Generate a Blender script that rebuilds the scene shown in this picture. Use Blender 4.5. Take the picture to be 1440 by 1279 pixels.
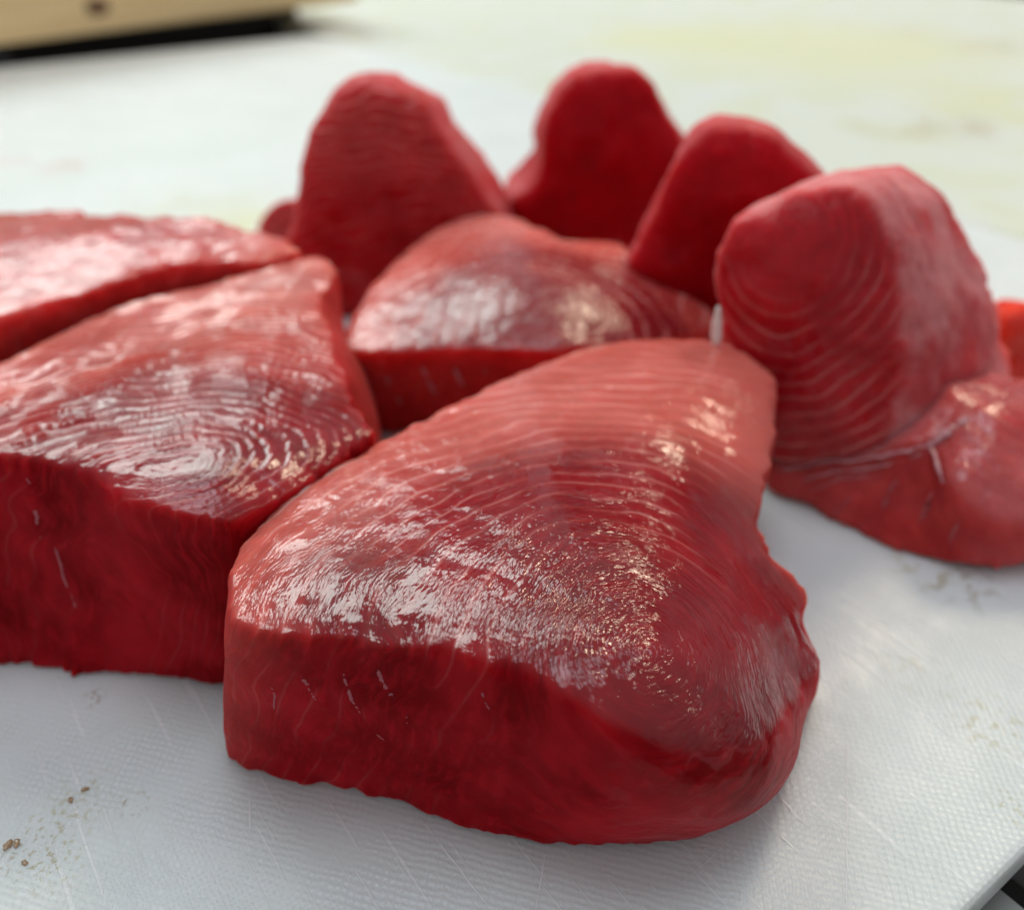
import bpy, bmesh, math, random
import numpy as np
from mathutils import Vector, Matrix
from mathutils.bvhtree import BVHTree

for o in list(bpy.data.objects):
    bpy.data.objects.remove(o)
SC = bpy.context.scene
COL = SC.collection
R = math.radians

# ------------------------------------------------------------------ camera
H = 0.12                      # camera height above the board
F = 1250.0                    # focal length in photo pixels (photo 1440 x 1279)
PITCH = R(33.6)
W0, H0 = 1440.0, 1279.0
cp, sp = math.cos(PITCH), math.sin(PITCH)
cam_d = bpy.data.cameras.new('camera')
cam = bpy.data.objects.new('camera', cam_d)
COL.objects.link(cam)
cam.location = (0, 0, H)
cam.rotation_euler = (math.pi / 2 - PITCH, 0, 0)
cam_d.sensor_fit = 'HORIZONTAL'
cam_d.sensor_width = 36.0
cam_d.lens = 36.0 * F / W0
cam_d.clip_start = 0.005
cam_d.clip_end = 20
cam_d.dof.use_dof = True
cam_d.dof.focus_distance = 0.125
cam_d.dof.aperture_fstop = 10.0
SC.camera = cam

# ------------------------------------------------------------------ light
SC.view_settings.view_transform = 'Standard'
SC.view_settings.look = 'None'
SC.view_settings.exposure = 0.0
SC.view_settings.gamma = 1.0
world = bpy.data.worlds.new('World')
SC.world = world
world.use_nodes = True
bg = world.node_tree.nodes['Background']
bg.inputs[0].default_value = (0.93, 0.95, 1.0, 1)
bg.inputs[1].default_value = 0.40


def window_lamp(name, az, el, dist, w, h, power, col, target=(0.0, 0.18, 0.0)):
    d = bpy.data.lights.new(name, 'AREA')
    d.shape = 'RECTANGLE'
    d.size = w
    d.size_y = h
    d.energy = power
    d.color = col
    o = bpy.data.objects.new(name, d)
    COL.objects.link(o)
    t = Vector(target)
    v = Vector((math.sin(R(az)) * math.cos(R(el)), math.cos(R(az)) * math.cos(R(el)), math.sin(R(el))))
    o.location = t + v * dist
    o.rotation_euler = (-v).to_track_quat('-Z', 'Y').to_euler()
    return o


window_lamp('window_light', -28, 37, 2.4, 1.25, 1.05, 31.5, (0.87, 1.0, 0.955))
window_lamp('high_window_light', 5, 82, 2.2, 0.95, 0.85, 13.0, (0.84, 0.92, 1.0))
window_lamp('sunny_window_light', 30, 42, 2.4, 0.46, 0.50, 18.0, (1.0, 0.83, 0.60))

SC.cycles.use_denoising = True
SC.cycles.use_adaptive_sampling = True
SC.cycles.adaptive_threshold = 0.02
SC.cycles.max_bounces = 10
SC.cycles.diffuse_bounces = 4
SC.cycles.glossy_bounces = 4
SC.cycles.sample_clamp_indirect = 6.0

# ------------------------------------------------------------------ helpers


def ray(px, py):
    dx = (px - W0 / 2) / F
    dy = -(py - H0 / 2) / F
    return np.array([dx, cp + dy * sp, -sp + dy * cp])


CAM = np.array([0.0, 0.0, H])


def at(px, py, z=0.0):
    """a photo pixel -> the point of the scene at height z"""
    d = ray(px, py)
    return CAM + d * ((z - H) / d[2])


def hash3(ix, iy, iz, seed):
    n = (ix.astype(np.int64) * 374761393 + iy.astype(np.int64) * 668265263 + iz.astype(np.int64) * 2147483647 + seed * 1274126177) & 0xFFFFFFFF
    n = ((n ^ (n >> 13)) * 1274126177) & 0xFFFFFFFF
    n = ((n ^ (n >> 15)) * 2246822519) & 0xFFFFFFFF
    return ((n ^ (n >> 16)) & 0xFFFFFF) / float(0xFFFFFF) * 2 - 1


def vnoise(p, seed=0):
    i = np.floor(p)
    f = p - i
    u = f * f * f * (f * (f * 6 - 15) + 10)
    i = i.astype(np.int64)
    r = 0
    for a in (0, 1):
        wa = u[..., 0] if a else 1 - u[..., 0]
        for b in (0, 1):
            wb = u[..., 1] if b else 1 - u[..., 1]
            for c in (0, 1):
                wc = u[..., 2] if c else 1 - u[..., 2]
                r = r + wa * wb * wc * hash3(i[..., 0] + a, i[..., 1] + b, i[..., 2] + c, seed)
    return r


def fbm(p, octv=3, seed=0):
    s, a = 0, 1.0
    for k in range(octv):
        s = s + a * vnoise(p * (2.03 ** k) + 17.3 * k, seed + k)
        a *= 0.5
    return s


def sstep(a, b, x):
    t = np.clip((x - a) / (b - a), 0, 1)
    return t * t * (3 - 2 * t)


def closed_spline(P, n):
    """uniform arc-length samples of a closed centripetal-ish Catmull-Rom through the rows of P"""
    P = np.asarray(P, float)
    m = len(P)
    out = []
    T = np.linspace(0, 1, 24, endpoint=False)[:, None]
    for i in range(m):
        p0, p1, p2, p3 = P[i - 1], P[i], P[(i + 1) % m], P[(i + 2) % m]
        out.append(0.5 * (2 * p1 + (p2 - p0) * T + (2 * p0 - 5 * p1 + 4 * p2 - p3) * T ** 2 + (3 * p1 - p0 - 3 * p2 + p3) * T ** 3))
    return np.concatenate(out)


def resample_idx(D, n):
    """parameter positions for n equal steps along closed polyline D"""
    seg = np.linalg.norm(np.roll(D, -1, 0) - D, axis=1)
    s = np.concatenate([[0], np.cumsum(seg)])
    t = np.linspace(0, s[-1], n, endpoint=False)
    k = np.searchsorted(s, t, side='right') - 1
    return k + (t - s[k]) / np.maximum(seg[k], 1e-12)


def take(D, idx):
    k = np.floor(idx).astype(int)
    f = (idx - k)
    m = len(D)
    if D.ndim > 1:
        f = f[:, None]
    return D[k % m] * (1 - f) + D[(k + 1) % m] * f


def tps_fit(xy, z, lam=1e-4):
    n = len(xy)
    d = np.linalg.norm(xy[:, None] - xy[None], axis=2)
    K = np.where(d > 0, d * d * np.log(np.maximum(d, 1e-9)), 0) + lam * np.eye(n)
    Pm = np.hstack([np.ones((n, 1)), xy])
    A = np.block([[K, Pm], [Pm.T, np.zeros((3, 3))]])
    return xy, np.linalg.lstsq(A, np.concatenate([z, np.zeros(3)]), rcond=None)[0]


def tps_eval(m, q):
    xy, c = m
    sh = q.shape[:-1]
    q = q.reshape(-1, 2)
    d = np.linalg.norm(q[:, None] - xy[None], axis=2)
    K = np.where(d > 0, d * d * np.log(np.maximum(d, 1e-9)), 0)
    r = K @ c[:len(xy)] + c[len(xy)] + q @ c[len(xy) + 1:]
    return r.reshape(sh)


def gauss_v(A, sig):
    k = int(max(1, math.ceil(3 * sig)))
    w = np.exp(-0.5 * (np.arange(-k, k + 1) / sig) ** 2)
    w /= w.sum()
    B = np.concatenate([np.repeat(A[:1], k, 0), A, np.repeat(A[-1:], k, 0)])
    return sum(w[j] * B[j:j + len(A)] for j in range(2 * k + 1))


def tag(o, label=None, cat=None, group=None, kind=None):
    for k, v in (('label', label), ('category', cat), ('group', group), ('kind', kind)):
        if v:
            o[k] = v
    return o


def link_mesh(name, verts, faces, mat=None, parent=None, smooth=True):
    me = bpy.data.meshes.new(name)
    me.from_pydata([tuple(v) for v in verts], [], [tuple(f) for f in faces])
    me.update()
    if smooth:
        me.polygons.foreach_set('use_smooth', [True] * len(me.polygons))
    o = bpy.data.objects.new(name, me)
    COL.objects.link(o)
    if mat:
        me.materials.append(mat)
    if parent:
        o.parent = parent
    return o


FLAT = (np.zeros(3), np.array([1.0, 0, 0]), np.array([0, 1.0, 0]), np.array([0, 0, 1.0]))


def upright(y0, yaw=0.0, lean=0.0, x0=0.0):
    """local frame of a face that stands upright and looks at the camera; lean tips its top away"""
    n = np.array([math.sin(R(yaw)), -math.cos(R(yaw)), 0.0])
    e1 = np.array([math.cos(R(yaw)), math.sin(R(yaw)), 0.0])
    up = np.array([0, 0, 1.0])
    e3 = n * math.cos(R(lean)) + up * math.sin(R(lean))
    e2 = up * math.cos(R(lean)) - n * math.sin(R(lean))
    return (np.array([x0 * H, y0 * H, 0.0]), e1, e2, e3)


def pick_plane(fr, px, py, c):
    O, e1, e2, e3 = fr
    d = ray(px, py)
    t = (np.dot(O - CAM, e3) + c) / np.dot(d, e3)
    p = CAM + d * t - O
    return np.array([p @ e1, p @ e2, c])


BVHS = {}


def chunk(name, fr, st, ctrl, mat, grain, N=420, step=0.0006, sig=1.4, sig2=6.0, bulge=0.0, warp=0.0035,
          lump=0.0006, rag=0.0006, seed=1, relief=0.0):
    """st rows: (top px, top py, top c/H, base px or None, base py or inset/H, base c/H, roundness 0..1, bulge/H, rag multiplier)
    grain: (px, py, c/H, axis px, axis py, stretch, spacing, power, shear)"""
    O, e1, e2, e3 = fr
    top, base, rnd, blg, rg = [], [], [], [], []
    for s in st:
        tpx, tpy, tc = s[0], s[1], s[2] * H
        top.append(pick_plane(fr, tpx, tpy, tc))
        rnd.append(s[6] if len(s) > 6 else 0.2)
        blg.append((s[7] if len(s) > 7 else bulge) * H)
        rg.append(s[8] if len(s) > 8 else 1.0)
    top = np.array(top)
    cen = top[:, :2].mean(0)
    for i, s in enumerate(st):
        bc = (s[5] if len(s) > 5 else 0.0) * H
        if len(s) < 4 or s[3] is None:
            ins = (s[4] if len(s) > 4 and s[4] is not None else 0.015) * H
            v = cen - top[i, :2]
            v = v / np.linalg.norm(v)
            base.append(np.array([*(top[i, :2] + v * ins), bc]))
        else:
            base.append(pick_plane(fr, s[3], s[4], bc))
    base = np.array(base)
    Td, Bd = closed_spline(top, 0), closed_spline(base, 0)
    idx = resample_idx(0.5 * (Td + Bd), N)
    T, B = take(Td, idx), take(Bd, idx)
    par = closed_spline(np.stack([rnd, blg, rg], 1), 0)
    par = take(par, idx)
    rnd, blg, rg = np.clip(par[:, 0], 0, 1), par[:, 1], np.clip(par[:, 2], 0, 4)
    # outline raggedness
    ctr = T.mean(0)
    tang = np.roll(T, -1, 0) - np.roll(T, 1, 0)
    nrm = np.stack([tang[:, 1], -tang[:, 0], 0 * tang[:, 0]], 1)
    nrm /= np.maximum(np.linalg.norm(nrm, axis=1, keepdims=True), 1e-9)
    if np.mean(np.sum(nrm * (T - ctr), 1)) < 0:
        nrm = -nrm
    k = 8
    nrm = sum(np.roll(nrm, j, 0) for j in range(-k, k + 1)) / (2 * k + 1)
    ragT = (rag * rg * fbm(T * 230 + 3.1, 4, seed))[None, :, None] * nrm[None]
    ragB = (1.3 * rag * rg * (fbm(B * 200 + 9.7, 4, seed + 5) + 2.2 * np.clip(fbm(B * 420 + 1.7, 2, seed + 6) - 0.55, 0, 1)))[None, :, None] * nrm[None]
    # interior height of the top face
    m_xy = [top[:, :2]]
    m_z = [top[:, 2]]
    if ctrl:
        cpt = np.array([pick_plane(fr, c[0], c[1], c[2] * H) for c in ctrl])
        m_xy.append(cpt[:, :2])
        m_z.append(cpt[:, 2])
    mod = tps_fit(np.concatenate(m_xy) / H, np.concatenate(m_z) / H, 2e-4)
    cc = T[:, :2].mean(0)
    ns, nt, nb = 60, 160, 14
    t = np.linspace(0, 1, ns)[:, None, None]
    side = B[None] * (1 - t) + T[None] * t + nrm[None] * (blg[None, :, None] * 4 * t * (1 - t))
    side = side + ragB * np.clip(1 - t / 0.14, 0, 1) ** 1.5 + ragT * np.clip((t - 0.80) / 0.20, 0, 1) ** 2
    s_ = np.linspace(0, 1, nt + 1)[1:, None, None]
    txy = T[None, :, :2] * (1 - s_) + cc * s_
    zt = tps_eval(mod, txy / H) * H
    ze = tps_eval(mod, T[:, :2] / H) * H
    zt = zt + (T[:, 2] - ze)[None] * (1 - s_[..., 0]) ** 3
    capt = np.concatenate([txy, zt[..., None]], 2) + ragT * np.clip(1 - s_ / 0.10, 0, 1) ** 2
    sb = np.linspace(0.985, 0, nb)[:, None, None]
    bc2 = B.mean(0)
    capb = B[None] * (1 - sb) + bc2 * sb + ragB * (1 - sb)
    col = np.concatenate([capb[:-1], side, capt])
    # label of the surface: 0 base/side .. 1 top
    lab = np.concatenate([np.zeros(len(capb) - 1 + ns), np.ones(nt)])
    # uniform resampling of each column
    seg = np.linalg.norm(np.diff(col, axis=0), axis=2)
    S = np.concatenate([np.zeros((1, N)), np.cumsum(seg, 0)])
    i0 = len(capb) - 1
    V = int(min(340, max(60, np.median(S[-1] - S[i0]) / step)))
    Rr = np.zeros((V, N, 3))
    L = np.zeros((V, N))
    for j in range(N):
        q = np.linspace(S[i0, j] - 0.004, S[-1, j], V)
        for a in range(3):
            Rr[:, j, a] = np.interp(q, S[:, j], col[:, j, a])
        L[:, j] = np.interp(q, S[:, j], lab)
    A1, A2 = gauss_v(Rr, sig), gauss_v(Rr, sig2)
    Rr = A1 * (1 - rnd[None, :, None]) + A2 * rnd[None, :, None]
    L = gauss_v(L[..., None], 1.5)[..., 0]
    Rr[-1] = Rr[-1].mean(0)
    Wd = O + Rr[..., 0:1] * e1 + Rr[..., 1:2] * e2 + Rr[..., 2:3] * e3
    # normals
    du = np.roll(Wd, -1, 1) - np.roll(Wd, 1, 1)
    dv = np.gradient(Wd, axis=0)
    nn = np.cross(du, dv)
    nn /= np.maximum(np.linalg.norm(nn, axis=2, keepdims=True), 1e-12)
    mid = Wd.reshape(-1, 3).mean(0)
    flip = np.mean(np.sum(nn[:-5] * (Wd - mid)[:-5], 2)) < 0
    if flip:
        nn = -nn
    nn[-3:] = e3
    # grain phase
    gx = pick_plane(fr, grain[0], grain[1], grain[2] * H)
    ga = pick_plane(fr, grain[3], grain[4], grain[2] * H)
    ax = (ga - gx)[:2]
    ax /= np.linalg.norm(ax)
    rel = Rr[..., :2] - gx[:2] + grain[8] * (Rr[..., 2:3] - gx[2]) * np.array([ax[0], ax[1]])
    wv = fbm(Wd * 55, 3, seed + 40) * warp
    a_ = rel @ ax
    b_ = rel @ np.array([-ax[1], ax[0]])
    a_ = np.where(a_ > 0, a_ * grain[5], a_ * 0.9)
    d = np.sqrt(a_ ** 2 + b_ ** 2 + 1e-7) + wv
    ph = np.maximum(d, 0.0002) / grain[6]
    ph = ph ** grain[7]
    bl = grain[9:11] if len(grain) > 10 else (.22, .48)
    outer = sstep(bl[0], bl[1], d / H)
    lm = np.ones_like(d)
    if len(grain) > 11:
        lm = sstep(-0.10, 0.45, a_ / np.maximum(np.sqrt(a_ ** 2 + b_ ** 2), 1e-6) + 0.25 * fbm(Wd * 60, 2, seed + 50))
    # lumps
    disp = lump * (fbm(Wd * 75, 2, seed + 10) + 0.22 * fbm(Wd * 260, 3, seed + 20)) * (0.6 + 0.4 * np.clip(rg, 0, 3))[None]
    if relief:
        fr_ = ph - np.floor(ph)
        disp = disp + relief * L * (0.5 - fr_) * (0.6 + 0.8 * vnoise(Wd * 160, seed + 31))
    disp[-2:] = disp[-2:].mean()
    Wd = Wd + nn * disp[..., None]
    Wd[..., 2] = np.maximum(Wd[..., 2], 0.0003 + 0.0002 * np.sin(Wd[..., 0] * 900))
    base_z = Wd[..., 2].min()
    verts = Wd.reshape(-1, 3)
    vi = np.arange(V * N).reshape(V, N)
    a, b = vi[:-1], vi[1:]
    q = np.stack([a, np.roll(a, -1, 1), np.roll(b, -1, 1), b], -1).reshape(-1, 4)
    if flip:
        q = q[:, ::-1]
    # closing fan under the piece
    bcv = verts[:N].mean(0)
    verts = np.concatenate([verts, [bcv]])
    j = np.arange(N)
    fan = np.stack([np.full(N, V * N), (j + 1) % N, j], 1)
    if flip:
        fan = fan[:, ::-1]
    org = np.array([verts[:, 0].mean(), verts[:, 1].mean(), 0.0])
    me = bpy.data.meshes.new(name)
    nq, nf = len(q), len(fan)
    me.vertices.add(len(verts))
    me.vertices.foreach_set('co', (verts - org).ravel())
    me.loops.add(nq * 4 + nf * 3)
    me.loops.foreach_set('vertex_index', np.concatenate([q.ravel(), fan.ravel()]))
    me.polygons.add(nq + nf)
    me.polygons.foreach_set('loop_start', np.concatenate([np.arange(nq) * 4, nq * 4 + np.arange(nf) * 3]))
    me.polygons.foreach_set('use_smooth', np.ones(nq + nf, bool))
    me.update(calc_edges=True)
    me.validate()
    for nm, val in (('phase', np.append(ph.ravel(), 0)), ('cut', np.append(L.ravel(), 0)), ('outer', np.append(outer.ravel(), 0)), ('lines', np.append(lm.ravel(), 0)), ('skin', np.append((sstep(.55, .95, rnd)[None] * (1 - L)).ravel(), 0))):
        at_ = me.attributes.new(nm, 'FLOAT', 'POINT')
        at_.data.foreach_set('value', val.astype(np.float32))
    me.materials.append(mat)
    o = bpy.data.objects.new(name, me)
    COL.objects.link(o)
    o.location = org
    BVHS[o.name] = (verts, np.concatenate([q[:, :3], q[:, [0, 2, 3]], fan]))
    return o


# ------------------------------------------------------------------ materials


class NT:
    def __init__(self, name):
        self.m = bpy.data.materials.new(name)
        self.m.use_nodes = True
        self.t = self.m.node_tree
        self.b = self.t.nodes['Principled BSDF']

    def n(self, typ, **kw):
        nd = self.t.nodes.new(typ)
        for k, v in kw.items():
            setattr(nd, k, v)
        return nd

    def set(self, inp, v):
        if hasattr(v, 'is_output') or hasattr(v, 'links'):
            self.t.links.new(v, inp)
        else:
            inp.default_value = v

    def math(self, op, a, b=0.0, c=0.0):
        nd = self.n('ShaderNodeMath', operation=op)
        for i, v in enumerate((a, b, c)):
            self.set(nd.inputs[i], v)
        return nd.outputs[0]

    def vmath(self, op, a, b=(0, 0, 0)):
        nd = self.n('ShaderNodeVectorMath', operation=op)
        self.set(nd.inputs[0], a)
        if op == 'SCALE':
            self.set(nd.inputs[3], b)
        else:
            self.set(nd.inputs[1], b)
        return nd.outputs[0] if op not in ('LENGTH', 'DOT_PRODUCT', 'DISTANCE') else nd.outputs[1]

    def noise(self, vec, scale, detail=2.0, rough=0.5, color=False):
        nd = self.n('ShaderNodeTexNoise')
        self.set(nd.inputs['Vector'], vec)
        nd.inputs['Scale'].default_value = scale
        nd.inputs['Detail'].default_value = detail
        nd.inputs['Roughness'].default_value = rough
        return nd.outputs['Color' if color else 'Fac']

    def step(self, x, a, b, lo=0.0, hi=1.0):
        nd = self.n('ShaderNodeMapRange', interpolation_type='SMOOTHSTEP')
        self.set(nd.inputs[0], x)
        nd.inputs[1].default_value = a
        nd.inputs[2].default_value = b
        nd.inputs[3].default_value = lo
        nd.inputs[4].default_value = hi
        return nd.outputs[0]

    def mix(self, f, a, b):
        nd = self.n('ShaderNodeMix', data_type='RGBA')
        self.set(nd.inputs[0], f)
        for i, v in ((6, a), (7, b)):
            self.set(nd.inputs[i], (*v, 1) if isinstance(v, tuple) and len(v) == 3 else v)
        return nd.outputs[2]

    def attr(self, name):
        return self.n('ShaderNodeAttribute', attribute_name=name).outputs['Fac']

    def obj(self):
        return self.n('ShaderNodeTexCoord').outputs['Object']

    def bump(self, h, dist, strength=1.0, normal=None):
        nd = self.n('ShaderNodeBump')
        self.set(nd.inputs['Height'], h)
        nd.inputs['Distance'].default_value = dist
        nd.inputs['Strength'].default_value = strength
        if normal is not None:
            self.set(nd.inputs['Normal'], normal)
        return nd.outputs[0]


def meat(name, deep, mid, pale, line=0.5, coat_rough=0.16, grit=1.0, ridge=1.0, sss=0.007, film=1.0, blush=0.6, flank=0.0, grain_k=7.0, near_r=9.0, near_g=1.0, wobble=0.30, far_g=0.8, core=0.0):
    m = NT(name)
    P = m.obj()
    ph = m.attr('phase')
    cut = m.attr('cut')
    outer = m.attr('outer')
    big = m.noise(P, 70, 3)
    wob = m.noise(P, 130, 2)
    ph = m.math('ADD', ph, m.math('MULTIPLY', m.math('SUBTRACT', wob, 0.5), wobble))
    fr = m.math('FRACT', ph)
    tri = m.math('MULTIPLY', m.math('ABSOLUTE', m.math('SUBTRACT', fr, 0.5)), 2.0)
    brk = m.step(m.noise(P, 70, 3), 0.40, 0.60)
    thin = m.math('MULTIPLY', m.math('MULTIPLY', m.step(tri, 0.82, 0.98), brk), m.math('MULTIPLY', m.attr('lines'), m.step(ph, near_r * 0.5, near_r)))
    away = m.step(ph, near_r * 0.5, near_r)
    away = m.math('MULTIPLY', away, m.attr('lines'))
    soft = m.math('MULTIPLY', m.step(tri, 0.30, 1.0), away)
    comb = m.n('ShaderNodeCombineXYZ')
    sep = m.n('ShaderNodeSeparateXYZ')
    m.set(sep.inputs[0], P)
    m.set(comb.inputs[0], m.math('MULTIPLY', ph, 3.2))
    m.set(comb.inputs[1], m.math('MULTIPLY', m.math('ADD', sep.outputs[0], sep.outputs[2]), 170))
    m.set(comb.inputs[2], m.math('MULTIPLY', m.math('SUBTRACT', sep.outputs[1], sep.outputs[2]), 170))
    fib = m.noise(comb.outputs[0], 1.0, 3, 0.6)
    co = m.math('MULTIPLY', m.math('MULTIPLY_ADD', cut, 0.6, 0.4), outer)
    c = m.mix(m.step(big, 0.3, 0.72), deep, mid)
    c = m.mix(m.math('MULTIPLY', m.step(fib, 0.42, 0.72), 0.45), c, tuple(min(1.0, v * 1.35) for v in mid))
    if core:      # the dark muscle in the middle of the cut
        c = m.mix(m.math('MULTIPLY', m.math('MULTIPLY', cut, m.math('SUBTRACT', 1.0, outer)), core), c, (0.13, 0.006, 0.010))
    c = m.mix(m.math('MULTIPLY', co, blush), c, pale)
    c = m.mix(m.math('MULTIPLY', soft, m.math('MULTIPLY', cut, m.math('MULTIPLY_ADD', co, 0.30 * line, 0.07 * line))), c, pale)
    c = m.mix(m.math('MULTIPLY', thin, m.math('MULTIPLY', m.math('MULTIPLY_ADD', co, 0.45 * line, 0.34 * line), m.math('MULTIPLY_ADD', cut, 0.82, 0.18))), c, (0.85, 0.45, 0.42))
    mpw = m.n('ShaderNodeMapping')
    m.set(mpw.inputs['Vector'], m.vmath('ADD', P, m.vmath('SCALE', m.noise(P, 70, 3, color=True), 0.022)))
    mpw.inputs['Rotation'].default_value = (0, R(-14), 0)
    mpw.inputs['Scale'].default_value = (45, 45, 420)
    wr = m.noise(mpw.outputs[0], 1.0, 3, 0.6)
    skin = m.attr('skin')
    wrm = m.math('MULTIPLY', m.math('MULTIPLY', m.step(wr, 0.50, 0.62), m.step(wr, 0.74, 0.62)), skin)
    c = m.mix(m.math('MULTIPLY', wrm, 0.12), c, (0.60, 0.22, 0.24))
    if flank:  # paler sides: film on the big chunk, painted rim highlight on other uprights
        c = m.mix(m.math('MULTIPLY', m.math('SUBTRACT', 1.0, cut), m.step(m.noise(P, 55, 4, 0.6), 0.35, 0.62, 0.25 * flank, flank)), c, (0.66, 0.22, 0.22))
    m.set(m.b.inputs['Base Color'], c)
    m.b.inputs['Roughness'].default_value = 0.5
    m.b.inputs['IOR'].default_value = 1.38
    m.b.inputs['Specular IOR Level'].default_value = 0.03
    m.b.inputs['Subsurface Weight'].default_value = 1.0
    m.b.inputs['Subsurface Radius'].default_value = (1.0, 0.26, 0.15)
    m.b.inputs['Subsurface Scale'].default_value = sss
    n1 = m.bump(m.math('ADD', m.math('MULTIPLY_ADD', wrm, 0.06, m.math('MULTIPLY', m.math('MULTIPLY', fr, -0.5), away)), m.math('MULTIPLY', fib, 0.6)), 0.0003 * ridge, 0.6)
    m.set(m.b.inputs['Normal'], n1)
    # the wet film: granular, stretched along the fibres
    def cells(kr, ka, off):
        cb = m.n('ShaderNodeCombineXYZ')
        m.set(cb.inputs[0], m.math('MULTIPLY_ADD', ph, kr, off))
        m.set(cb.inputs[1], m.math('MULTIPLY', m.math('ADD', sep.outputs[0], sep.outputs[2]), ka))
        m.set(cb.inputs[2], m.math('MULTIPLY', m.math('SUBTRACT', sep.outputs[1], sep.outputs[2]), ka))
        vo = m.n('ShaderNodeTexVoronoi', feature='F1')
        m.set(vo.inputs['Vector'], cb.outputs[0])
        vo.inputs['Scale'].default_value = 1.0
        d = vo.outputs['Distance']
        return m.math('SUBTRACT', 1.0, m.math('MULTIPLY', d, d))
    g1 = cells(grain_k, 680, 3.7)
    g2 = m.noise(comb.outputs[0], 3.0, 2, 0.6)
    patch = m.step(m.noise(P, 190, 3, 0.6), 0.32, 0.68, 0.25, 1.0)
    hgt = m.math('MULTIPLY', m.math('ADD', m.math('MULTIPLY', g1, 0.55), m.math('MULTIPLY', g2, 0.6)), patch)
    near = m.step(ph, near_r * 0.35, near_r * 1.6, near_g, far_g * near_g)
    hgt = m.math('MULTIPLY', hgt, m.math('MULTIPLY', near, m.math('MULTIPLY_ADD', cut, 0.9, 0.1)))
    rid = m.math('MULTIPLY', m.math('MULTIPLY', fr, -0.5), m.math('MULTIPLY', cut, m.math('MULTIPLY', m.math('MULTIPLY', m.step(ph, 1.0, near_r, 0.25, 1.0), m.math('MULTIPLY_ADD', m.attr('lines'), 0.75, 0.25)), m.step(m.noise(P, 90, 2), 0.3, 0.65, 0.3, 1.0))))
    nc = m.bump(m.math('MULTIPLY_ADD', wrm, 0.02, rid), 0.0007 * ridge, 0.9)
    nc = m.bump(hgt, 0.00017 * grit, 1.0, nc)
    m.set(m.b.inputs['Coat Weight'], m.math('MULTIPLY', m.math('MAXIMUM', m.math('MULTIPLY_ADD', cut, 0.96, 0.04), m.math('MULTIPLY', skin, 0.2)), film))
    m.set(m.b.inputs['Coat Roughness'], m.step(m.noise(P, 400, 2), 0.3, 0.7, coat_rough * 0.6, coat_rough * 1.5))
    m.b.inputs['Coat IOR'].default_value = 1.48
    m.set(m.b.inputs['Coat Normal'], nc)
    return m.m


DEEP = (0.19, 0.0010, 0.003)
MID = (0.39, 0.008, 0.014)
PALE = (0.78, 0.19, 0.15)
M_FRONT = meat('fresh_tuna_meat', DEEP, MID, PALE, 0.95, 0.07, 1.0, 3.6, sss=0.011, near_r=8.0, near_g=2.2, blush=0.58, far_g=0.55, wobble=0.22, core=0.45)
M_MID = meat('tuna_meat_backlit', (0.46, 0.010, 0.012), (0.60, 0.035, 0.035), PALE, 1.1, 0.22, 1.1, 1.6, blush=0.6, grain_k=5.0, sss=0.014, near_r=4.0, near_g=1.4, core=0.75, wobble=0.2)  # brighter copy of the meat: light from behind is put into its colour
M_LEFT = meat('tuna_meat_ringed', DEEP, MID, PALE, 0.7, 0.13, 0.8, 2.2, blush=0.45, grain_k=4.0, sss=0.012, near_r=4.0, near_g=1.3, core=0.4)
M_FROST = meat('tuna_meat_frosted', (0.34, 0.006, 0.008), (0.50, 0.020, 0.022), PALE, 0.6, 0.15, 1.0, 1.5, blush=0.5, grain_k=4.0, sss=0.013, near_r=4.0, near_g=1.5)  # reds lifted to paint in light passing through this piece
RD, RM = (0.36, 0.002, 0.007), (0.50, 0.007, 0.015)  # raised reds: backlit glow of the upright pieces painted into the base colour
M_BACK = meat('tuna_meat_soft', RD, RM, PALE, 0.8, 0.28, 0.9, 0.45, blush=0.10, film=0.4, sss=0.011, flank=0.45, near_r=3.0)
M_BIG = meat('tuna_meat_filmy', RD, RM, PALE, 1.0, 0.26, 0.9, 1.0, blush=0.10, flank=0.9, film=0.6, sss=0.010, wobble=0.14, near_r=6.0, near_g=1.3)
M_SMOOTH = meat('tuna_meat_smooth', RD, (0.44, 0.002, 0.008), PALE, 0.35, 0.30, 0.6, 0.5, blush=0.1, film=0.16, sss=0.015, flank=0.5)  # flank paints a pale highlight along the rims
M_PINK = meat('tuna_meat_pale', (0.40, 0.012, 0.014), (0.54, 0.045, 0.042), (0.64, 0.21, 0.21), 0.9, 0.24, 1.0, 1.2, sss=0.010, blush=0.55)
M_ORANGE = meat('tuna_meat_orange', (0.60, 0.02, 0.006), (0.65, 0.04, 0.015), PALE, 0.2, 0.3, 0.6, 0.5, blush=0.2)

f_ = NT('white_fat')
f_.b.inputs['Base Color'].default_value = (0.45, 0.10, 0.12, 1)
f_.b.inputs['Subsurface Weight'].default_value = 0.8
f_.b.inputs['Subsurface Radius'].default_value = (1, 0.5, 0.4)
f_.b.inputs['Subsurface Scale'].default_value = 0.0012
f_.b.inputs['Roughness'].default_value = 0.5
M_FAT = f_.m
sn = NT('lilac_sinew')
sn.b.inputs['Base Color'].default_value = (0.56, 0.25, 0.27, 1)
sn.b.inputs['Roughness'].default_value = 0.35
M_SINEW = sn.m


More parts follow.
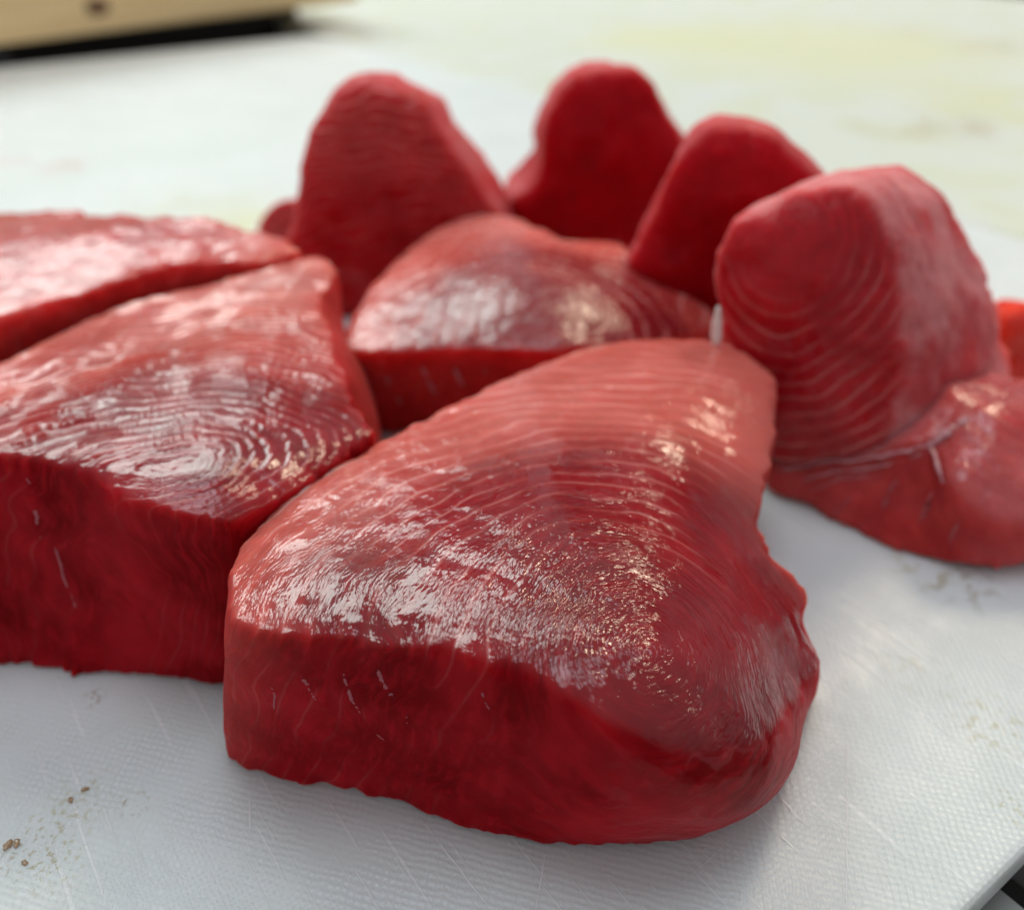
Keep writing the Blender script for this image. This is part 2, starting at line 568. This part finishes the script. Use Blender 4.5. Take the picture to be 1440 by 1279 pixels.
def board_mat(name, base, stain, pip_pitch, spots, yellow=0.0):
    m = NT(name)
    P = m.obj()
    sep = m.n('ShaderNodeSeparateXYZ')
    m.set(sep.inputs[0], P)
    k = 2 * math.pi / pip_pitch
    wv = m.vmath('SCALE', m.noise(P, 300, 2, color=True), 0.0012)
    sw = m.n('ShaderNodeSeparateXYZ')
    m.set(sw.inputs[0], m.vmath('ADD', P, wv))
    sx = m.math('SINE', m.math('MULTIPLY', sw.outputs[0], k))
    sy = m.math('SINE', m.math('MULTIPLY', sw.outputs[1], k * 0.8))
    pip = m.math('MULTIPLY', sx, sy)
    pip = m.step(pip, -0.9, 1.25)
    pip = m.math('MULTIPLY', pip, m.step(m.noise(P, 90, 3), 0.25, 0.65, 0.25, 1.0))
    fine = m.noise(P, 1500, 3, 0.6)
    # hair scratches: stretched noise in two directions
    def scr(ang, sc):
        mp = m.n('ShaderNodeMapping')
        m.set(mp.inputs['Vector'], P)
        mp.inputs['Rotation'].default_value = (0, 0, R(ang))
        mp.inputs['Scale'].default_value = (sc, sc * 0.03, sc)
        return m.step(m.noise(mp.outputs[0], 1.0, 2, 0.5), 0.64, 0.71)
    s = m.math('MAXIMUM', scr(20, 900), m.math('MAXIMUM', scr(-38, 1000), scr(68, 800)))
    c = m.mix(m.step(m.noise(P, 22, 3), 0.35, 0.7), base, stain)
    c = m.mix(m.math('MULTIPLY', s, 0.5), c, (0.92, 0.92, 0.92))
    # stains with a shape of their own
    for (x, y, r_, col, sc, thr, amt) in spots:
        d = m.vmath('DISTANCE', P, (x, y, 0.0))
        msk = m.step(d, r_ * 0.2, r_, 1.0, 0.0)
        msk = m.math('MULTIPLY', msk, m.step(m.noise(P, sc, 4, 0.65), thr, thr + 0.09))
        c = m.mix(m.math('MULTIPLY', msk, amt), c, col)
    m.set(m.b.inputs['Base Color'], c)
    m.b.inputs['Roughness'].default_value = 0.30
    m.b.inputs['IOR'].default_value = 1.45
    m.b.inputs['Specular IOR Level'].default_value = 0.38
    m.b.inputs['Subsurface Weight'].default_value = 0.7
    m.b.inputs['Subsurface Radius'].default_value = (1, 0.9, 0.85)
    m.b.inputs['Subsurface Scale'].default_value = 0.010
    h = m.math('ADD', m.math('MULTIPLY', pip, 0.8), m.math('ADD', m.math('MULTIPLY', fine, 0.35), m.math('MULTIPLY', s, 0.5)))
    m.set(m.b.inputs['Normal'], m.bump(h, 0.00023, 0.85))
    return m.m


# ------------------------------------------------------------------ setting: boards, bench
K = np.array([-1.32, 6.86]) * H            # far corner of the white board
EB = np.array([2.94, -4.09])
EB /= np.linalg.norm(EB)
EA = np.array([-EB[1], EB[0]])             # pointing away/right
EA = np.array([0.811, 0.584])
BANG = math.atan2(EA[1], EA[0])
pc = at(1360, 1275)[:2]
len_b = (pc - K) @ EB                      # K to the near-right edge
LEN_A = 1.05


def to_board(px, py):
    q = at(px, py)[:2] - K
    return (q @ EA, q @ EB)


def slab(name, x0, x1, y0, y1, z0, z1, bev, mat, parent=None, rad=0.0):
    """a slab with rounded plan corners and bevelled edges, in the axes of its object"""
    bm = bmesh.new()
    bmesh.ops.create_cube(bm, size=1.0)
    for v in bm.verts:
        v.co = Vector(((x0 + x1) / 2 + v.co.x * (x1 - x0), (y0 + y1) / 2 + v.co.y * (y1 - y0), (z0 + z1) / 2 + v.co.z * (z1 - z0)))
    if rad:
        ed = [e for e in bm.edges if abs(e.verts[0].co.z - e.verts[1].co.z) > 1e-6]
        bmesh.ops.bevel(bm, geom=ed, offset=rad, segments=8, profile=0.5, affect='EDGES')
    if bev:
        ed = [e for e in bm.edges if abs(e.verts[0].co.z - e.verts[1].co.z) < 1e-6 and e.is_manifold and abs(e.calc_face_angle(0)) > 1.0]
        bmesh.ops.bevel(bm, geom=ed, offset=bev, segments=3, profile=0.6, affect='EDGES')
    me = bpy.data.meshes.new(name)
    bm.to_mesh(me)
    bm.free()
    me.materials.append(mat)
    o = bpy.data.objects.new(name, me)
    COL.objects.link(o)
    if parent:
        o.parent = parent
    return o


# board axes: x along EA (0 at the corner, negative towards the viewer's left), y along -EB (0 at the far edge)
def bxy(px, py):
    a, b = to_board(px, py)
    return a, -b


BROWN = (0.30, 0.20, 0.10)
OLIVE = (0.50, 0.46, 0.28)
spots = []
for (px, py, r_, col, sc, thr, amt) in (
        (40, 1195, 0.007, BROWN, 900, 0.54, 0.5), (120, 1115, 0.008, OLIVE, 800, 0.54, 0.45), (85, 1150, 0.008, OLIVE, 900, 0.53, 0.6),
        (70, 1215, 0.007, OLIVE, 900, 0.53, 0.7), (185, 1128, 0.004, BROWN, 900, 0.54, 0.6), (130, 980, 0.003, BROWN, 900, 0.5, 0.6),
        (1345, 815, 0.012, BROWN, 300, 0.50, 0.45), (1300, 795, 0.010, OLIVE, 300, 0.5, 0.5), (1390, 1015, 0.010, OLIVE, 500, 0.52, 0.5),
        (1285, 940, 0.010, OLIVE, 300, 0.5, 0.25), (90, 235, 0.016, (0.6, 0.30, 0.22), 60, 0.40, 0.5), (15, 228, 0.014, (0.6, 0.34, 0.24), 60, 0.42, 0.4),
        (345, 315, 0.03, (0.66, 0.66, 0.30), 60, 0.40, 0.6), (280, 290, 0.05, (0.66, 0.68, 0.50), 40, 0.42, 0.5), (1420, 1135, 0.005, OLIVE, 900, 0.52, 0.5)):
    a, b = bxy(px, py)
    spots.append((a, b, r_, col, sc, thr, amt))
M_BOARD = board_mat('white_board_plastic', (0.725, 0.755, 0.75), (0.685, 0.72, 0.705), 0.0014, spots)
board = slab('cutting_board', -LEN_A, 0.0, -len_b, 0.0, -0.0085, 0.0, 0.0014, M_BOARD, rad=0.03)
board.location = (K[0], K[1], 0)
board.rotation_euler = (0, 0, BANG)
tag(board, 'large white textured plastic cutting board with scratches under all the red fish', 'cutting board')

# second board beyond the far right edge, stained yellow
ysp = []
for (px, py, r_, col, sc, thr, amt) in (
        (1330, 170, 0.05, (0.42, 0.33, 0.16), 45, 0.46, 0.55), (1390, 60, 0.05, (0.42, 0.33, 0.16), 40, 0.46, 0.55), (1290, 40, 0.05, (0.5, 0.42, 0.22), 35, 0.45, 0.45),
        (1250, 170, 0.04, (0.5, 0.42, 0.22), 45, 0.46, 0.4), (940, 50, 0.10, (0.72, 0.72, 0.36), 20, 0.35, 0.5), (1430, 140, 0.10, (0.66, 0.66, 0.38), 20, 0.35, 0.6),
        (1150, 60, 0.22, (0.70, 0.70, 0.44), 12, 0.28, 0.75)):
    a, b = bxy(px, py)
    ysp.append((a, b, r_, col, sc, thr, amt))
M_YBOARD = board_mat('stained_board_plastic', (0.68, 0.71, 0.66), (0.65, 0.68, 0.53), 0.0016, ysp)
yb = slab('cutting_board', 0.010, 0.75, -len_b + 0.02, 0.42, -0.020, -0.003, 0.0020, M_YBOARD, rad=0.02)
yb.location = board.location
yb.rotation_euler = board.rotation_euler
tag(yb, 'yellowed stained plastic cutting board behind the large white one', 'cutting board')

d_ = NT('dark_bench_metal')
Pd = d_.obj()
d_.set(d_.b.inputs['Base Color'], d_.mix(d_.noise(Pd, 30, 3), (0.012, 0.010, 0.008), (0.030, 0.026, 0.022)))
d_.b.inputs['Roughness'].default_value = 0.6
M_DARK = d_.m
bench = slab('workbench_top', -2.2, 1.6, -1.6, 1.2, -0.10, -0.060, 0.002, M_DARK)
bench.location = board.location
bench.rotation_euler = board.rotation_euler
tag(bench, kind='structure')

g_ = NT('grey_slat_metal')
g_.set(g_.b.inputs['Base Color'], g_.mix(g_.noise(g_.obj(), 60, 3), (0.26, 0.27, 0.25), (0.36, 0.36, 0.34)))
g_.b.inputs['Roughness'].default_value = 0.5
M_SLAT = g_.m
# slats of the rack that carries the boards: they run across the near edge
x_e = float((at(1396, 1270, -0.011)[:2] - K) @ EA)
x_f = float((at(1437, 1210, -0.011)[:2] - K) @ EA)
PIT = max(0.014, abs(x_f - x_e))
rack = bpy.data.objects.new('slatted_rack', None)
COL.objects.link(rack)
rack.location = board.location
rack.rotation_euler = board.rotation_euler
tag(rack, 'dark rack of grey slats showing at the lower right beside the white board', 'rack')
slat0 = None
for k in range(-4, 5):
    if slat0 is None:
        slat0 = slab('slat', -0.24 * PIT, 0.24 * PIT, -len_b - 0.35, -0.05, -0.006, 0.0, 0.001, M_SLAT, rack)
        s_ = slat0
    else:
        s_ = slat0.copy()
        COL.objects.link(s_)
    s_.location = (x_e + k * PIT, 0, -0.011)
sup = slab('crossbar', x_e - 0.3, x_e + 0.3, -len_b + 0.05, -len_b + 0.08, -0.060, -0.0172, 0.001, M_DARK, rack)

# wooden plank at the far left
w_ = NT('pale_pine_wood')
Pw = w_.obj()
mp = w_.n('ShaderNodeMapping')
w_.set(mp.inputs['Vector'], Pw)
mp.inputs['Scale'].default_value = (3, 60, 60)
g1 = w_.noise(mp.outputs[0], 1.6, 4, 0.6)
cw = w_.mix(w_.step(g1, 0.3, 0.7), (0.80, 0.60, 0.32), (0.70, 0.48, 0.23))
w_.set(w_.b.inputs['Base Color'], cw)
w_.b.inputs['Roughness'].default_value = 0.55
M_WOOD = w_.m
k_ = NT('wood_knot')
k_.b.inputs['Base Color'].default_value = (0.16, 0.08, 0.035, 1)
k_.b.inputs['Roughness'].default_value = 0.6
M_KNOT = k_.m
pA, pB = at(-40, 70, 0.014), at(505, 3, 0.014)
dv = (pB - pA)[:2]
Lp = float(np.linalg.norm(dv))
dv /= Lp
plank = slab('wooden_plank', -0.5, Lp, 0.0, 0.14, 0.0, 0.075, 0.004, M_WOOD)
plank.location = (pA[0], pA[1], 0.014)
plank.rotation_euler = (0, 0, math.atan2(dv[1], dv[0]))
tag(plank, 'pale wooden plank with a dark knot lying beyond the far left edge of the board', 'plank')
# its knot: pick on the front face
nrm_p = np.array([dv[1], -dv[0], 0.0])
dd = ray(137, 10)
tt = np.dot(pA - CAM, nrm_p) / np.dot(dd, nrm_p)
kp = CAM + dd * tt
bm = bmesh.new()
bmesh.ops.create_uvsphere(bm, u_segments=14, v_segments=8, radius=1.0)
for v in bm.verts:
    v.co = Vector((v.co.x * 0.010, v.co.y * 0.0012, v.co.z * 0.006))
me = bpy.data.meshes.new('knot')
bm.to_mesh(me)
bm.free()
me.materials.append(M_KNOT)
kn = bpy.data.objects.new('knot', me)
COL.objects.link(kn)
kn.parent = plank
kn.location = ((kp - pA)[:2] @ dv, 0.0, kp[2] - 0.014)
# battens that carry the plank, dark in the gap beneath
bat = slab('batten', 0.05, Lp - 0.02, 0.07, 0.12, -0.074, 0.0, 0.002, M_DARK, plank)
bat.location = (0, 0, -0.0005)

# ------------------------------------------------------------------ the fish
GROUP = 'chunks of raw red tuna on the white board'
NO = None
front = chunk('tuna_chunk', FLAT, [
    (312, 850, .300, 318, 1050, 0, .25, .000, 1.4), (335, 880, .300, 345, 1078, 0, .1), (410, 893, .300, 420, 1100, 0, .1),
    (520, 901, .300, 520, 1120, 0, .1, .004), (640, 915, .300, 640, 1160, 0, .1, .006), (730, 940, .293, 740, 1185, 0, .25, .010),
    (800, 980, .284, 800, 1190, 0, .4, .016), (885, 1030, .262, 900, 1187, 0, .8, .024), (970, 1062, .225, 1000, 1165, 0, .9, .030),
    (1045, 1052, .190, 1070, 1122, 0, 1, .028), (1092, 1018, .160, 1108, 1080, 0, 1, .020, 1.6), (1132, 972, .115, 1116, 1035, 0, .8, .012, 2.4),
    (1152, 910, .105, 1140, 965, 0, .5, .006, 2.6), (1125, 835, .135, NO, .02, 0, .4, .006, 2.6), (1088, 765, .185, NO, .04, 0, .4, 0, 2.0),
    (1075, 695, .225, NO, .045, 0, .4, 0, 1.4), (1094, 610, .255, NO, .03, 0, .7), (1096, 535, .275, NO, .03, 0, .8),
    (1060, 492, .285, NO, .03, 0, .8), (1005, 472, .287, NO, .03, 0, .6), (930, 472, .285, NO, .03, 0, .5), (830, 483, .282, NO, .03, 0, .5),
    (740, 512, .282, NO, .03, 0, .5), (640, 560, .284, NO, .03, 0, .6), (540, 612, .287, NO, .03, 0, .7), (440, 668, .290, NO, .03, 0, .8),
    (362, 722, .295, NO, .02, 0, .8), (318, 780, .298, NO, .01, 0, .6)],
    [(600, 760, .309), (800, 700, .303), (900, 600, .292), (820, 850, .300), (950, 850, .280), (1040, 840, .236), (950, 960, .268), (1050, 950, .215), (440, 810, .304), (520, 850, .307), (640, 860, .308)],
    M_FRONT, (900, 930, .27, 470, 740, .98, .0029, .95, .45, .33, .52, 1), N=560, warp=.0022, step=.00045, seed=3, lump=.0004, rag=.0008)
tag(front, 'largest tuna chunk at the front, glossy top, dark red cut side, rounded right end', 'tuna chunk', GROUP)

left = chunk('tuna_chunk', FLAT, [
    (-170, 640, .335, -190, 945, 0, .1), (-60, 640, .335, -70, 940, 0, .1), (20, 642, .335, 20, 936, 0, .15), (110, 658, .333, 120, 946, 0, .2), (175, 695, .328, 190, 952, 0, .2),
    (235, 716, .325, 250, 956, 0, .2), (300, 728, .320, 320, 968, 0, .3), (345, 722, .315, NO, .03, 0, .4), (420, 678, .305, NO, .04, 0, .4, 0, 1.4),
    (480, 640, .297, NO, .045, 0, .4, 0, 2), (528, 604, .290, NO, .05, 0, .3, 0, 2), (496, 568, .297, NO, -.02, 0, .3, .0, 1.6), (480, 520, .302, NO, -.05, 0, .3, .015, 1.4), (466, 465, .305, NO, -.07, 0, .3, .035),
    (448, 420, .305, NO, -.08, 0, .3, .04, 1.4), (474, 378, .300, NO, .03, 0, .3, 0, 1.6), (445, 358, .298, NO, .02, 0, .3), (390, 372, .292, NO, .01, 0, .4), (300, 396, .290, NO, .01, 0, .5), (200, 416, .292, NO, .01, 0, .5),
    (100, 456, .295, NO, .01, 0, .5), (0, 506, .305, NO, .01, 0, .5), (-120, 560, .315, NO, .02, 0, .5)],
    [(250, 600, .338), (350, 520, .325), (150, 580, .338), (380, 440, .312), (420, 590, .315)],
    M_LEFT, (270, 640, .33, 20, 690, .40, .0022, .97, .5, .20, .50), N=520, step=.0005, seed=11, lump=.0004, rag=.0009, relief=.00045)
tag(left, 'tuna chunk at the left with pale rings on its silvery top, beside the front one', 'tuna chunk', GROUP)

backleft = chunk('tuna_chunk', FLAT, [
    (-150, 520, .335, NO, .0, 0, .2), (-60, 478, .335, NO, 0, 0, .2), (0, 448, .335, NO, 0, 0, .2), (80, 421, .333, NO, 0, 0, .2), (160, 396, .330, NO, 0, 0, .2), (235, 372, .325, NO, 0, 0, .3),
    (300, 366, .315, NO, 0, 0, .4), (380, 362, .300, NO, .0, 0, .5), (425, 350, .295, NO, .02, 0, .4, 0, 2), (400, 338, .300, NO, .02, 0, .3, 0, 2), (340, 322, .310, NO, .03, 0, .3, 0, 2.4), (280, 308, .318, NO, .03, 0, .3, 0, 2.4),
    (200, 300, .322, NO, .03, 0, .4, 0, 2), (100, 293, .325, NO, .03, 0, .4, 0, 2), (0, 292, .325, NO, .03, 0, .4), (-150, 300, .325, NO, .03, 0, .4)],
    [(100, 350, .345), (0, 380, .345), (220, 335, .335)],
    M_FROST, (60, 340, .33, -200, 420, .5, .0042, .93, .5, .2, .5), N=420, step=.0007, seed=23, lump=.0006, rag=.0010)
tag(backleft, 'flat tuna chunk with a frosty pale top at the far left, behind the ringed one', 'tuna chunk', GROUP)

middle = chunk('tuna_chunk', FLAT, [
    (480, 476, .235, 482, 590, 0, .2), (500, 492, .235, 535, 606, 0, .1), (560, 494, .238, 580, 606, 0, .1), (640, 490, .240, 650, 610, 0, .1), (720, 492, .240, 725, 612, 0, .1), (800, 492, .236, 800, 610, 0, .2),
    (880, 488, .215, 880, 600, 0, .4), (960, 476, .185, 960, 580, 0, .6), (1012, 455, .175, NO, .0, 0, .7, 0, 1.6), (1000, 422, .205, NO, .0, 0, .7, 0, 1.6), (940, 398, .225, NO, .0, 0, .7), (900, 362, .238, NO, .0, 0, .6), (870, 335, .250, NO, .0, 0, .6), (800, 335, .255, NO, .03, 0, .4),
    (770, 322, .268, NO, .03, 0, .3, 0, 1.6), (720, 302, .280, NO, .03, 0, .3, 0, 1.6), (665, 296, .285, NO, .03, 0, .5), (600, 322, .275, NO, .03, 0, .6), (540, 368, .260, NO, .02, 0, .7), (500, 420, .245, NO, .01, 0, .7)],
    [(700, 380, .288), (620, 430, .258), (790, 400, .280), (740, 440, .266), (860, 420, .250)],
    M_MID, (790, 430, .27, 470, 520, .9, .0042, .95, .55, .24, .46), N=420, step=.0007, seed=31, lump=.0004, rag=.0007, relief=.0003)
tag(middle, 'tuna chunk in the middle with striped red front, behind the front and left ones', 'tuna chunk', GROUP)


def dome(px_face, back, y0, yaw, lean, thick, mat, grain, seed, label, ctrl=None, name='tuna_chunk', rnd=.8, N=360, **kw):
    fr = upright(y0, yaw, lean)
    cxp = np.mean([p[0] for p in px_face])
    x0 = at(cxp, 400)[0] * 0
    st = []
    for i, p in enumerate(px_face):
        b = back[i] if back else None
        if b:
            st.append((p[0], p[1], 0.0, b[0], b[1], -thick, rnd))
        else:
            st.append((p[0], p[1], 0.0, NO, .03, -thick, rnd))
    o = chunk(name, fr, st, ctrl or [], mat, grain, N=N, step=.0009, seed=seed, lump=.0011, rag=.0006, sig2=8, **kw)
    tag(o, label, 'tuna chunk', GROUP)
    return o


dome([(400, 470), (386, 410), (384, 358), (404, 312), (411, 250), (422, 190), (446, 140), (492, 103), (545, 109), (590, 132), (622, 175), (655, 222), (690, 268), (712, 315), (720, 390), (690, 470), (600, 500), (500, 500)],
     None, 2.12, -8, 6, .30, M_BACK, (540, 400, 0, 300, 420, .6, .0024, .95, .4), 41,
     'upright tuna chunk standing at the back left, pointed top and pale streaks on its face', [(540, 280, .05), (480, 250, .035), (620, 330, .03), (560, 180, .03)])
dome([(370, 500), (340, 400), (342, 330), (360, 288), (400, 270), (450, 290), (520, 380), (560, 480), (480, 520)], None, 2.42, -15, 12, .12, M_PINK,
     (450, 380, 0, 300, 380, .6, .004, .92, .4), 43, 'small pale tuna piece peeking out left of the upright back left chunk', N=240)
dome([(730, 345), (715, 320), (712, 288), (735, 265), (752, 235), (754, 190), (766, 150), (795, 110), (835, 87), (885, 87), (925, 112), (955, 160), (985, 215), (1010, 280), (1000, 340), (940, 380), (800, 375)],
     None, 2.34, 5, 6, .34, M_SMOOTH, (850, 230, 0, 600, 260, .6, .006, .92, .4), 53,
     'deep red upright tuna chunk farthest back, smooth round top', [(850, 200, .05), (860, 300, .03)])
dome([(872, 440), (864, 400), (878, 360), (903, 310), (925, 255), (950, 205), (990, 172), (1040, 165), (1090, 175), (1125, 205), (1165, 245), (1185, 320), (1170, 420), (1080, 470), (960, 450)],
     None, 1.92, -14, 8, .34, M_SMOOTH, (1040, 290, 0, 800, 340, .6, .006, .92, .4), 61,
     'upright tuna chunk between the farthest one and the big right one', [(1020, 260, .05), (1060, 350, .03), (950, 330, .012)])
dome([(1010, 520), (1002, 440), (1000, 372), (1012, 325), (1045, 292), (1110, 262), (1175, 246), (1225, 268), (1252, 330), (1268, 430), (1272, 530), (1250, 640), (1180, 690), (1080, 660), (1030, 600)],
     [(1060, 500), (1060, 430), (1065, 360), (1085, 305), (1130, 268), (1190, 236), (1262, 228), (1325, 268), (1372, 340), (1412, 430), (1432, 520), (1425, 600), (1330, 640), (1170, 620), (1090, 580)],
     1.56, -22, 12, .36, M_BIG, (1110, 340, 0, 1110, 480, .8, .0024, .95, .4, .2, .5, 1), 71,
     'big upright tuna chunk at the right with curved lines on its face', [(1130, 400, .045), (1110, 330, .035), (1150, 520, .03)], rnd=.5, N=460, warp=.0010)

rlow = chunk('tuna_chunk', FLAT, [
    (1082, 650, .055, 1076, 690, 0, .4), (1140, 646, .085, 1130, 716, 0, .3), (1205, 636, .115, 1190, 744, 0, .3), (1268, 622, .145, 1240, 768, 0, .3), (1312, 622, .160, 1285, 788, 0, .5), (1335, 680, .140, 1335, 802, 0, .7),
    (1400, 730, .110, 1390, 809, 0, .8), (1500, 730, .110, 1480, 800, 0, .7), (1620, 690, .120, NO, .02, 0, .7), (1600, 600, .150, NO, .02, 0, .6), (1500, 535, .175, NO, .02, 0, .6), (1430, 520, .185, NO, .02, 0, .6, 0, 1.6), (1360, 520, .190, NO, .03, 0, .6),
    (1280, 520, .185, NO, .03, 0, .6), (1180, 560, .135, NO, .03, 0, .5), (1100, 600, .075, NO, .03, 0, .5)],
    [(1400, 600, .195), (1330, 570, .190), (1480, 620, .175)],
    M_PINK, (1440, 560, .18, 1200, 700, .8, .0065, .95, .9, .02, .30), N=460, step=.0007, seed=83, lump=.0011, rag=.0006, relief=.0006)
tag(rlow, 'low pale tuna piece lying at the right edge under the big upright one', 'tuna chunk', GROUP)

dome([(1420, 570), (1398, 500), (1402, 458), (1422, 434), (1470, 426), (1530, 450), (1550, 540), (1480, 590)], None, 1.98, -10, 10, .2, M_ORANGE,
     (1460, 500, 0, 1400, 500, .7, .005, .9, .4), 91, 'small orange red tuna piece at the right edge of the photo', N=220)


# ------------------------------------------------------------------ sinew and fat on the pieces
def tube(name, pts, rad, mat, parent, seed=0, flat=0.5, wig=0.25, rough=1.0):
    """a tapering thread through points (world), child of parent"""
    rs = np.random.RandomState(seed)
    P = np.array(pts)
    dens = []
    for i in range(len(P) - 1):
        for t in np.linspace(0, 1, 6, endpoint=False):
            dens.append(P[i] * (1 - t) + P[i + 1] * t + wig * rad * rs.randn(3))
    dens.append(P[-1])
    P = np.array(dens)
    n = len(P)
    v, f = [], []
    for i in range(n):
        d = P[min(i + 1, n - 1)] - P[max(i - 1, 0)]
        d /= np.linalg.norm(d) + 1e-9
        u = np.cross(d, [0, 0, 1.0] if abs(d[2]) < 0.8 else [0, 1.0, 0])
        u /= np.linalg.norm(u) + 1e-9
        w = np.cross(d, u)
        r = rad * (math.sin(math.pi * (0.06 + 0.88 * i / (n - 1))) ** 0.7) * (1.0 - 0.55 * rough + rough * rs.rand())
        for k in range(6):
            a = 2 * math.pi * k / 6
            v.append(P[i] + (u * math.cos(a) + w * math.sin(a) * flat) * r)
    for i in range(n - 1):
        for k in range(6):
            f.append((i * 6 + k, i * 6 + (k + 1) % 6, i * 6 + 6 + (k + 1) % 6, i * 6 + 6 + k))
    f.append(tuple(range(5, -1, -1)))
    f.append(tuple((n - 1) * 6 + k for k in range(6)))
    org = np.array(parent.location) if parent else v[0] * 0
    o = link_mesh(name, [np.array(p) - org for p in v], f, mat, parent)
    return o


TREES = {}


def on(o, px, py, lift=0.0):
    if o.name not in TREES:
        vv, tt_ = BVHS[o.name]
        TREES[o.name] = BVHTree.FromPolygons([tuple(p) for p in vv], [tuple(int(x) for x in q) for q in tt_])
    d = ray(px, py)
    d = d / np.linalg.norm(d)
    h = TREES[o.name].ray_cast(Vector(CAM), Vector(d))
    if h[0] is None:
        return None
    return np.array(h[0]) - d * lift


def streak(o, pix, rad, seed, name='fat_streak', lift=None, mat=None, flat=0.5, wig=0.25, rough=1.0):
    lift = -0.45 * rad if lift is None else lift
    p = [on(o, *q, lift=lift) for q in pix]
    p = [q for q in p if q is not None]
    if len(p) > 1:
        tube(name, p, rad * 0.85, mat or M_FAT, o, seed, flat, wig, rough)


for i, (pix, r_) in enumerate([
        ([(418, 938), (428, 955), (438, 972), (445, 984)], .00035), ([(480, 940), (488, 962), (496, 985), (508, 1003)], .00028),
        ([(530, 938), (538, 955), (550, 975), (556, 982)], .00042), ([(530, 1031), (536, 1036), (542, 1040)], .0003),
        ([(572, 1005), (573, 1018)], .0002), ([(678, 970), (682, 985), (690, 1000)], .00022), ([(382, 965), (386, 975), (385, 998)], .00022)]):
    streak(front, pix, r_, i)
for i, (pix, r_) in enumerate([
        ([(38, 668), (50, 700), (52, 730), (60, 760)], .00035), ([(75, 760), (90, 810), (110, 860), (128, 890)], .0003)]):
    streak(left, pix, r_, 20 + i)
for i, (pix, r_) in enumerate([
        ([(535, 505), (545, 535), (565, 570)], .00035), ([(590, 505), (600, 530), (615, 560)], .0004), ([(632, 500), (645, 530), (655, 550)], .00035), ([(672, 500), (684, 525), (690, 538)], .0003)]):
    streak(middle, pix, r_, 40 + i, mat=M_SINEW)
for i, (pix, r_) in enumerate([
        ([(1100, 662), (1150, 648), (1210, 645), (1270, 634), (1318, 622)], .0013), ([(1125, 676), (1170, 662), (1240, 654), (1295, 638)], .0009), ([(1285, 640), (1312, 618), (1340, 600), (1360, 585)], .0014),
        ([(1140, 690), (1180, 672), (1220, 668)], .0006), ([(1308, 624), (1320, 650), (1328, 680)], .0009),
        ([(1215, 668), (1195, 700), (1168, 728)], .0005), ([(1262, 672), (1240, 715), (1210, 752)], .0006), ([(1312, 690), (1295, 735), (1265, 780)], .0007), ([(1352, 730), (1335, 765), (1318, 795)], .0007), ([(1405, 735), (1390, 765), (1372, 802)], .0007)]):
    streak(rlow, pix, r_, 60 + i, 'sinew', mat=M_SINEW if i < 5 else M_FAT, flat=0.22, wig=0.12, rough=0.5, lift=-0.12 * r_ if i < 5 else -0.16 * r_)
w2 = NT('white_sinew')
w2.b.inputs['Base Color'].default_value = (0.88, 0.78, 0.72, 1)
w2.b.inputs['Roughness'].default_value = 0.4
M_WHITE = w2.m
# white tag of fat standing on the far edge of the front piece
b0 = on(front, 1007, 484)
if b0 is not None:
    tube('fat_tag', [b0 + np.array([0, 0, -0.001]), b0 + np.array([0, 0.0003, 0.0012]), b0 + np.array([-0.0003, 0.0005, 0.004]), b0 + np.array([-0.0005, 0.0006, 0.0085])], .0012, M_WHITE, front, 5, .8, 0.0, 0.15)

# ------------------------------------------------------------------ marks and crumbs on the board
sc_ = NT('scored_plastic')
sc_.b.inputs['Base Color'].default_value = (0.85, 0.85, 0.86, 1)
sc_.b.inputs['Roughness'].default_value = 0.3
M_SCORE = sc_.m
inv = Matrix.Translation(board.location) @ Matrix.Rotation(BANG, 4, 'Z')
inv = inv.inverted()
for i, (pix, r_) in enumerate([
        ([(594, 1152), (630, 1200), (668, 1250), (700, 1290)], .00016), ([(768, 1196), (760, 1240), (752, 1285)], .00012), ([(1193, 925), (1192, 1060), (1191, 1180), (1190, 1290)], .00012),
        ([(1092, 1115), (1110, 1135), (1136, 1163)], .00028), ([(1090, 1170), (1110, 1185), (1122, 1198)], .00022), ([(80, 1062), (120, 1040), (168, 1016)], .00012), ([(255, 1132), (280, 1115), (300, 1098)], .00012),
        ([(350, 1100), (352, 1160), (350, 1170)], .00014), ([(960, 1240), (1000, 1205), (1028, 1178)], .0001)]):
    pts = [at(*q, 0.00003) for q in pix]
    o = tube('knife_score', pts, r_ * .8, M_SCORE, None, 80 + i, .35)
    o.data.transform(inv)
    o.parent = board
cr = NT('brown_crumb')
cr.b.inputs['Base Color'].default_value = (0.36, 0.23, 0.12, 1)
cr.b.inputs['Roughness'].default_value = 0.4
cr.b.inputs['Coat Weight'].default_value = 0.6
M_CRUMB = cr.m
rs = np.random.RandomState(4)
for i, (px, py, r_, lab) in enumerate([(12, 1188, .0006, 'brown speck of dirt at the lower left edge of the board'), (24, 1186, .0005, 'brown speck of dirt just right of the lower left edge speck'),
                                       (120, 1110, .0004, 'tiny brown speck above the olive stain on the board'), (100, 1125, .0004, 'tiny brown speck on the olive stain of the board'),
                                       (35, 1213, .0004, 'thin brown speck below the two dirt specks at the lower left')]):
    p = at(px, py)
    bm = bmesh.new()
    bmesh.ops.create_icosphere(bm, subdivisions=2, radius=1)
    for v in bm.verts:
        k = 0.7 + 0.6 * rs.rand()
        v.co = Vector((v.co.x * r_ * 1.5 * k, v.co.y * r_ * 0.9 * k, max(v.co.z, -0.6) * r_ * 0.6 * k))
    me = bpy.data.meshes.new('crumb')
    bm.to_mesh(me)
    bm.free()
    me.materials.append(M_CRUMB)
    o = bpy.data.objects.new('crumb', me)
    COL.objects.link(o)
    o.location = (p[0], p[1], r_ * 0.4)
    o.rotation_euler = (0, 0, rs.rand() * 6)
    tag(o, lab, 'crumb', 'brown specks on the board')
